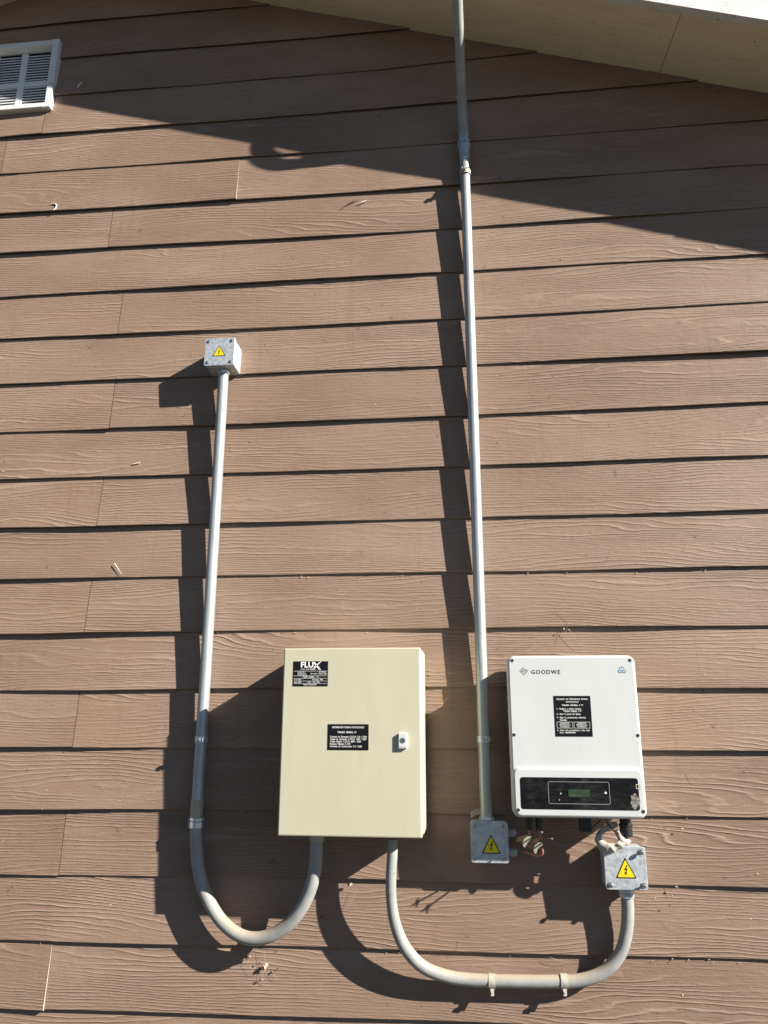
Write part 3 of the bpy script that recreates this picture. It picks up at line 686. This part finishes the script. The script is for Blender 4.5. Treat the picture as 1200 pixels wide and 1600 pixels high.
# raised lower panel
pz = at(900, 1200, IY).z
m = MB(); m.rprism(ix0+0.004, ix1-0.004, iz0+0.003, pz, 0.020, [(IY+0.012, 0.0), (IY+0.004, 0.0), (IY+0.0012, 0.0018), (IY, 0.006)], 8); low = m.build('lower_panel', M['white'], inv, True, 50)
q = [at(812, 1213.5, IY), at(997, 1216.5, IY), at(1000, 1266.5, IY), at(814.5, 1264.5, IY)]
dx0, dx1, dz1, dz0 = (q[0].x+q[3].x)/2, (q[1].x+q[2].x)/2, (q[0].z+q[1].z)/2, (q[2].z+q[3].z)/2
m = MB(); m.rprism(dx0, dx1, dz0, dz1, 0.007, [(IY, 0), (IY-0.0006, 0.0002)], 4); disp = m.build('display_panel', M['display'], inv, False)
yd = IY-0.0008
a, b = at(856, 1221, IY), at(954, 1257, IY)
m = MB(); n = 6
def rr(x0, x1, z0, z1, r, n=5):
    L = []
    for cx, cz, st in ((x1-r, z1-r, 0), (x0+r, z1-r, 90), (x0+r, z0+r, 180), (x1-r, z0+r, 270)):
        for k in range(n+1): tt = rad(st+90*k/n); L.append((cx+r*math.cos(tt), cz+r*math.sin(tt)))
    return L
def outline(m, x0, x1, z0, z1, r, w, y):
    A = [(x, y, z) for x, z in rr(x0, x1, z0, z1, r)]; B = [(x, y, z) for x, z in rr(x0+w, x1-w, z0+w, z1-w, max(r-w, 0.0002))]
    m.loft([A, B], False, False)
outline(m, a.x, b.x, b.z, a.z, 0.004, 0.0008, yd); m.build('border_line', M['line'], disp, False)
a, b = at(888, 1233.5, IY), at(922, 1245.5, IY)
m = MB(); m.box(a.x, b.x, yd, IY-0.0004, b.z, a.z); lcd = m.build('lcd_screen', M['lcd'], disp, False)
t = MB(); text_mb(t, 'Normal', a.x+0.004, (a.z+b.z)/2-0.001, yd-0.0002, 0.006, 0.030); 
t.build('lcd_text', M['lcdtext'], disp, False)
for px, py, r, mt in ((946, 1239, 0.0032, 'letters'), (876, 1240, 0.0024, 'line'), (874, 1250, 0.0022, 'wire')):
    c = at(px, py, IY); m = MB(); m.lathe((c.x, yd+0.0003, c.z), (0, -1, 0), [(0, r), (0.0008, r*0.7)], 12); m.build('indicator_light', M[mt], disp)
c = at(997.5, 1229, IY); m = MB(); outline(m, c.x-0.0065, c.x+0.0065, c.z-0.006, c.z+0.006, 0.001, 0.0013, yd-0.0002); m.build('clear_sticker', M['tagm'], disp, False)
# scraped patch on the right of the display
m = MB(); c = at(992, 1252, IY); pts = []
for k in range(26):
    ang = 2*math.pi*k/26; rr_ = 1+0.35*noise.noise(Vector((math.cos(ang)*2.4, math.sin(ang)*2.4, 3)))+random.uniform(-.14, .14)
    pts.append((c.x+0.0115*rr_*math.cos(ang), c.z+0.020*rr_*math.sin(ang)))
m.poly(pts, yd-0.0001, 0.0002); m.build('scraped_patch', simple('peeled_adhesive', (0.20, 0.18, 0.155), 0.8, 0, 0.9, 170, 0, 0.3, 6), disp, False)
for px, py, Yq in ((800.5, 1032, IY+0.0085), (984.5, 1031.5, IY+0.0085), (803.5, 1148, IY+0.0085), (997, 1149, IY+0.0085), (810, 1265.5, IY), (1005.5, 1268, IY)):
    c = at(px, py, Yq)
    m = MB(); m.lathe((c.x, Yq, c.z), (0, -1, 0), [(-0.0005, 0.0056), (0.0003, 0.0056), (0.0005, 0.0042)], 16); m.build('screw_seat', M['white'], inv)
    m = MB(); m.lathe((c.x, Yq, c.z), (0, -1, 0), [(0.0004, 0.0046), (0.0009, 0.0044), (0.0010, 0.0016)], 12); s = m.build('screw', M['print'], inv)
# brand mark and lettering
Yc = IY+0.0085; yt = Yc-0.0003
m = MB(); c = at(818.5, 1048.5, Yc)
def diamond(m, r0, w, gap=None):
    for i in range(4):
        a0 = i*math.pi/2; a1 = (i+1)*math.pi/2
        A = Vector((math.cos(a0), math.sin(a0))); B = Vector((math.cos(a1), math.sin(a1)))
        if gap == i: B = A+(B-A)*0.45
        m.add([(c.x+p.x*r, yt, c.z+p.y*r) for p, r in ((A, r0), (B, r0), (B, r0-w), (A, r0-w))]); k = len(m.v); m.face((k-4, k-3, k-2, k-1))
diamond(m, 0.0122, 0.0015, 0); diamond(m, 0.0082, 0.0015, 2); diamond(m, 0.0043, 0.0014, 0)
m.build('diamond_logo', M['print'], inv, False)
m = MB(); a = at(830, 1053, Yc); b = at(875.5, 1053, Yc)
text_mb(m, 'GOODWE', a.x, a.z, yt, 0.0155, b.x-a.x, bold=0.022, spacing=1.2); m.build('lettering', M['print'], inv, False)
c = at(971.5, 1047, Yc); m = MB(); pts = []
for k in range(40):
    ang = 2*math.pi*k/40; r = max(0.0066 if True else 0, 0.0)
    best = 0
    for (ox, oz, rr0) in ((0, 0.0025, 0.0072), (-0.0062, -0.003, 0.0052), (0.0062, -0.003, 0.0052), (0, -0.003, 0.0052)):
        d = ox*math.cos(ang)+oz*math.sin(ang); disc = rr0**2-(ox*ox+oz*oz-d*d)
        if disc > 0: best = max(best, d+math.sqrt(disc))
    pts.append((math.cos(ang)*best, math.sin(ang)*best))
m.poly([(c.x+u, c.z+v) for u, v in pts], yt, 0.0002); cl = m.build('cloud_logo', M['blue'], inv, False)
m = MB(); m.poly([(c.x+u*0.8, c.z+v*0.8) for u, v in pts], yt-0.0003, 0.0002); m.build('cloud_fill', M['paleblue'], cl, False)
m = MB(); text_mb(m, 'WiFi', c.x, c.z-0.004, yt-0.0005, 0.006, 0.010, 'CENTER', 0.01); m.build('lettering', M['blue'], cl, False)
o, x0, x1, z0, z1, y = plate(inv, (864.5, 1087.5), (922, 1087), (926.5, 1151), (868.5, 1150.5), Yc)
W, H_ = x1-x0, z1-z0; t = MB(); sz = H_*0.055
def L(s, fx, fz, w, al='LEFT', k=1.0): text_mb(t, s, x0+W*fx, z1-H_*fz, y, sz*k, W*w, al, 0.012)
L('APAGADO DE EMERGENCIA SISTEMA', 0.5, 0.10, 0.86, 'CENTER', 0.95); L('FOTOVOLTAICO', 0.5, 0.17, 0.34, 'CENTER', 0.95); L('TABLERO GENERAL Y FV', 0.5, 0.25, 0.58, 'CENTER', 0.95)
L('1.- Dirigirse a tablero llamado', 0.07, 0.34, 0.66); L('"TABLERO GENERAL Y FV"', 0.24, 0.40, 0.50); L('2.- Abrir la puerta del tablero.', 0.06, 0.47, 0.66)
L('3.- Bajar las protecciones eléctricas', 0.06, 0.555, 0.78); L('llamadas:', 0.14, 0.615, 0.19)
for a0, b0, T_ in ((0.05, 0.48, ('INTERRUPTOR', 'TERMOMAGNÉTICO', 'INVERSOR')), (0.51, 0.94, ('INTERRUPTOR', 'DIFERENCIAL', 'INVERSOR'))):
    outline(t, x0+W*a0, x0+W*b0, z1-H_*0.80, z1-H_*0.645, 0.0008, 0.0007, y)
    for i, s in enumerate(T_): L(s, (a0+b0)/2, 0.69+0.044*i, 0.30 if i == 1 else 0.24, 'CENTER', 0.75)
L('4.- Avisar del procedimiento a Flux Solar', 0.05, 0.868, 0.88); L('Fono: +56229381094', 0.12, 0.925, 0.42)
t.build('lettering', M['letters'], o, False)
# bottom connectors
def conn(px, py0, py1, Y, r0, r1, name, mat, seg=12):
    a = at(px, py1, Y); zt_ = iz0+0.009; h = zt_-a.z
    m = MB(); m.lathe((a.x, Y, a.z), (0, 0, 1), [(0, r0*0.75), (0.002, r0), (h*0.45, r0), (h*0.47, r1), (h*0.55, r1), (h*0.57, r0*0.9), (h, r0*0.9)], seg, True, 0.3); m.build(name, mat, inv, True, 25); return Vector((a.x, Y, a.z))
k1 = conn(827, 1280, 1297, -0.10, 0.0085, 0.0100, 'cable_connector', M['black']); k2 = conn(842.5, 1280, 1297, -0.10, 0.0085, 0.0100, 'cable_connector', M['black'])
a = at(907, 1299.5, -0.11); b = at(923.5, 1280, -0.11); m = MB(); m.rprism(a.x, b.x, a.z, iz0+0.009, 0.002, [(-0.08, 0), (-0.112, 0), (-0.114, 0.002)], 2); m.build('data_port', M['black'], inv, False)
k3 = conn(979, 1280, 1308, -0.10, 0.0170, 0.0190, 'cable_gland', M['black'], 16)

# ------------------------------------------------------------------ cables
cab1 = MB(); cab1.tube([k1+Vector((0, 0, .004)), at(828, 1306, -0.10), at(831, 1318, -0.10), at(833, 1323, -0.098), at(829, 1324, -0.085), at(820, 1314, -0.065), at(809, 1302, -0.047), gl[0]+Vector((-0.004, 0, 0))], 0.0036, 10)
o = cab1.build('solar_cable', M['wire'], loc=tuple(k1)); tag(o, 'short red cable, the left one hanging under the inverter to the shaded box', 'cable', 'red cables under the inverter')
cab2 = MB(); cab2.tube([k2+Vector((0, 0, .004)), at(844, 1308, -0.10), at(846.5, 1322, -0.10), at(847.5, 1333, -0.098), at(841, 1337, -0.09), at(826, 1333, -0.07), at(811, 1329, -0.05), gl[1]+Vector((-0.004, 0, 0))], 0.0036, 10)
o = cab2.build('solar_cable', M['wire'], loc=tuple(k2)); tag(o, 'longer red cable, the right one looping low under the inverter', 'cable', 'red cables under the inverter')
def strip(name, label, pts, w, t_, mat, wd=(0, 0, 1), cat='cable tag', group='tags on the red cables'):
    """flat bent strip: pts centreline, width direction wd"""
    wd = Vector(wd).normalized(); P_ = [Vector(p) for p in pts]; loops = []
    for i, p in enumerate(P_):
        T = (P_[min(i+1, len(P_)-1)]-P_[max(i-1, 0)]).normalized(); n = T.cross(wd).normalized(); ww = w[i] if isinstance(w, (list, tuple)) else w
        loops.append([p-wd*ww-n*t_, p+wd*ww-n*t_, p+wd*ww+n*t_, p-wd*ww+n*t_])
    m = MB(); m.loft(loops); o = m.build(name, mat, loc=tuple(P_[0]), smooth=False); tag(o, label, cat, group); return o
for P_, lab in ((((818, 1323), (816.5, 1317), (819, 1311), (824, 1307), (830, 1307), (829, 1312), (824, 1317), (820.5, 1324)), 'cream curled tag on the left red cable, upper of the two bright ones'),
    (((835, 1333), (833.5, 1327), (835.5, 1321), (840.5, 1317), (847, 1316), (848, 1320.5), (842.5, 1324), (839.5, 1328), (838, 1334)), 'cream curled tag on the right red cable, lower of the two bright ones')):
    m = MB(); fr_ = [at(a, b, -0.150-0.0008*(a-P_[0][0])*0.5) for a, b in P_]; m.loft([[p+Vector((0, 0.0012, 0)) for p in fr_], fr_])
    o = m.build('cable_tag', M['tagm'], loc=tuple(fr_[0]), smooth=False); tag(o, lab, 'cable tag', 'tags on the red cables')
strip('cable_tag', 'dirty tan tag lying between the shaded box and the left red cable', [at(807, 1312, -0.06), at(826, 1308.5, -0.08)], 0.007, 0.0007, M['tagold'], (0.1, 0, 1))
strip('cable_tag', 'dirty tan tag lying between the two red cables', [at(833, 1314.5, -0.08), at(849, 1311.5, -0.09)], 0.006, 0.0007, M['tagold'], (0.1, 0, 1))
def shadow_src(px, py, Y): return at(px, py, -0.012)+Vector((2.18, -1, 1.34))*Y
for (pa, pb, lab) in (((690, 1389), (645, 1414), 'thin cable tie tail sticking out from the left red cable'), ((703, 1393), (659, 1424), 'thin cable tie tail sticking out from the right red cable')):
    a = shadow_src(*pa, 0.115); b = shadow_src(*pb, 0.165)
    m = MB(); m.tube([a, b], 0.0024, 8); o = m.build('cable_tie', M['gasket'], loc=tuple(a)); tag(o, lab, 'cable tie', 'cable ties under the inverter')
m = MB(); a = at(749, 1266, -0.02); b = at(737, 1272, -0.035)
strip('conduit_tag', 'small cream plastic strip stuck behind the right conduit above its box', [at(752, 1267, -0.025), at(744, 1269, -0.03), at(736, 1273, -0.04)], 0.0085, 0.001, M['tagm'], (0.15, 0, 1), 'tag', None)
# thin black wires and white wrap over the sunlit box
m = MB(); m.tube([at(918, 1300, -0.10), at(926, 1292, -0.10), at(937, 1283, -0.10), at(941, 1277, -0.10)], 0.0017, 8); o = m.build('thin_wire', M['black'], loc=tuple(at(918, 1300, -0.1))); tag(o, 'thin black wire from the square port, the left of two under the inverter', 'wire', 'thin black wires')
m = MB(); m.tube([at(945, 1277, -0.115), at(950, 1287, -0.118), at(957, 1296, -0.118), at(965, 1302, -0.112), at(972, 1301, -0.105)], 0.0017, 8); o = m.build('thin_wire', M['black'], loc=tuple(at(946, 1280, -0.11))); tag(o, 'thin black wire running to the white wrap, the right of two under the inverter', 'wire', 'thin black wires')
wr = thing('plastic_wrap', 'crumpled dusty white plastic wrap looped above the sunlit junction box', 'wrapping', tuple(at(950, 1320, -0.10)))
m = MB(); Q = [at(964, 1288, -0.095), at(954, 1291, -0.10), at(944, 1296, -0.10), at(937, 1304, -0.10), at(935, 1312, -0.105), at(941, 1321, -0.11), at(951, 1325, -0.112), at(962, 1323, -0.112), at(971, 1318, -0.11), at(979, 1314.5, -0.105), at(986, 1315, -0.10)]
m.tube(Q, [0.008, 0.0105, 0.0095, 0.009, 0.0105, 0.0135, 0.0130, 0.0115, 0.0125, 0.0115, 0.003], 14, True, 5, (1.0, 0.6))
for v in m.v:
    n_ = noise.noise_vector(v*70)*0.0042+noise.noise_vector(v*200)*0.0009; v += n_
m.build('wrap_loop', M['wrap'], wr, True, 60)
m = MB(); m.tube([at(963, 1297, -0.105), at(967, 1305, -0.108), at(971, 1312, -0.108), at(969, 1319, -0.105)], [0.004, 0.008, 0.0105, 0.008], 10, True, 4)
for v in m.v: v += noise.noise_vector(v*130)*0.004
m.build('wrap_twist', M['wrap'], wr, True, 60)

# ------------------------------------------------------------------ debris and cobwebs
def lump(m, p, r):
    n = 5; base = [p+Vector((math.cos(2*math.pi*k/n)*r*random.uniform(.5, 1.2), -0.0, math.sin(2*math.pi*k/n)*r*random.uniform(.5, 1.2))) for k in range(n)]
    i = m.add(base); j = m.add([p+Vector((random.uniform(-.3, .3)*r, -r*random.uniform(.5, 1.0), random.uniform(-.3, .3)*r)), p+Vector((0, r*0.4, 0))])
    for k in range(n): m.face((i[k], i[(k+1) % n], j[0])); m.face((i[(k+1) % n], i[k], j[1]))
hus, dirt = MB(), MB()
def surf(x, z, k): zt_ = zline(k-1, x); zb_ = zline(k, x); f = (z-zb_)/(zt_-zb_); L = lip(k, x); return -(L*(1-f)+TH)+0.0
for i in range(330):
    k = random.choice([3, 5, 7, 8, 9, 10, 11, 12, 13, 14, 14, 15, 15, 16, 17, 17, 18, 18, 18, 19, 19, 19, 19, 20, 20, 20, 20, 20, 20])
    x = random.uniform(-1.8, 1.15); f = random.random()**0.7
    z = zline(k, x)+f*0.165; r = random.choice([0.0011, 0.0013, 0.0016, 0.002, 0.0026])
    lump(hus if random.random() < 0.5 else dirt, Vector((x, surf(x, z, k)-r*0.2, z)), r)
for i in range(150):   # along the lap edges of the lower rows
    k = random.choice([13, 14, 16, 17, 18, 19, 19, 20]); x = random.uniform(-1.6, 1.1)
    if random.random() < 0.55: x = random.choice([-0.25, 0.35, -0.6, 0.5, 0.7])+random.gauss(0, 0.05)
    z = zline(k, x)-random.uniform(0.0, 0.012); lump(hus if random.random() < 0.65 else dirt, Vector((x, surf(x, z, k+1)-0.004, z)), random.uniform(0.0012, 0.0026))
# specks on the soffit
for i in range(26):
    x = random.uniform(-0.7, 1.1); yy = -random.uniform(0.01, 0.27); lump(dirt, Vector((x, yy, soff(x)+dip(yy)-0.0006)), random.uniform(0.001, 0.0025))
# wasp-nest like cluster under the left loop
for (px, py, r, d) in ((413, 1511, 0.009, 0), (409, 1514, 0.007, 1), (416, 1508, 0.006, 0), (406, 1532, 0.0055, 1), (410, 1531, 0.003, 0), (386, 1497, 0.007, 1), (390, 1494, 0.004, 0), (406, 1504, 0.003, 1), (433, 1514, 0.0035, 1), (430, 1517, 0.003, 1), (545, 1382, 0.005, 1), (547, 1383, 0.004, 0), (549, 1381, 0.003, 0), (1057, 1386, 0.004, 0), (1066, 1295, 0.004, 0), (881, 983, 0.004, 0), (889, 984, 0.003, 0), (1046, 1415, 0.003, 1)):
    p = at(px, py, -0.021); lump(dirt if d else hus, p, r)
o = hus.build('seed_husks', M['husk'], smooth=False); o['kind'] = 'stuff'
o = dirt.build('dirt_specks', M['dirt'], smooth=False); o['kind'] = 'stuff'
web = MB()
def thread(a, b, r=0.0004, sag=0.006, Y=-0.022):
    A, B = at(*a, Y), at(*b, Y); Mi = (A+B)/2+Vector((random.uniform(-.3, .3)*sag, 0, -sag*random.random())); web.tube([A, Mi, B], r, 4, False, 4)
for a, b in (((838, 823), (810, 835)), ((875, 955), (889, 972)), ((889, 972), (880, 1000)), ((889, 985), (912, 1007)), ((874, 1015), (874, 1024)), ((700, 1052), (740, 1050)), ((669, 1121), (690, 1112)), ((669, 1122), (700, 1090)),
    ((413, 1500), (409, 1530)), ((392, 1484), (388, 1508)), ((412, 1484), (414, 1500)), ((430, 1520), (436, 1530)), ((388, 1508), (396, 1520)), ((545, 1378), (505, 1408)), ((560, 1390), (545, 1415)), ((600, 1440), (555, 1465)),
    ((352, 660), (395, 662)), ((350, 664), (372, 655)), ((340, 590), (350, 600)), ((368, 590), (384, 582)), ((372, 592), (390, 590)), ((685, 283), (695, 292)), ((688, 290), (715, 275)), ((665, 310), (640, 305)), ((818, 1018), (838, 1005)), ((822, 1020), (845, 1006)),
    ((720, 1468), (716, 1490)), ((860, 1496), (885, 1502)), ((900, 1390), (1010, 1380)), ((1030, 1380), (1075, 1378)), ((990, 1400), (1040, 1415)), ((1057, 1375), (1062, 1392)), ((1088, 1200), (1094, 1222)), ((1045, 1430), (1060, 1450)), ((928, 1505), (975, 1480)), ((935, 1500), (960, 1470))):
    for q in range(1): thread((a[0]+random.uniform(-2, 2), a[1]+random.uniform(-2, 2)), (b[0]+random.uniform(-2, 2), b[1]+random.uniform(-2, 2)), random.choice([0.00018, 0.00025, 0.0003]))
o = web.build('cobwebs', M['web']); o['kind'] = 'stuff'
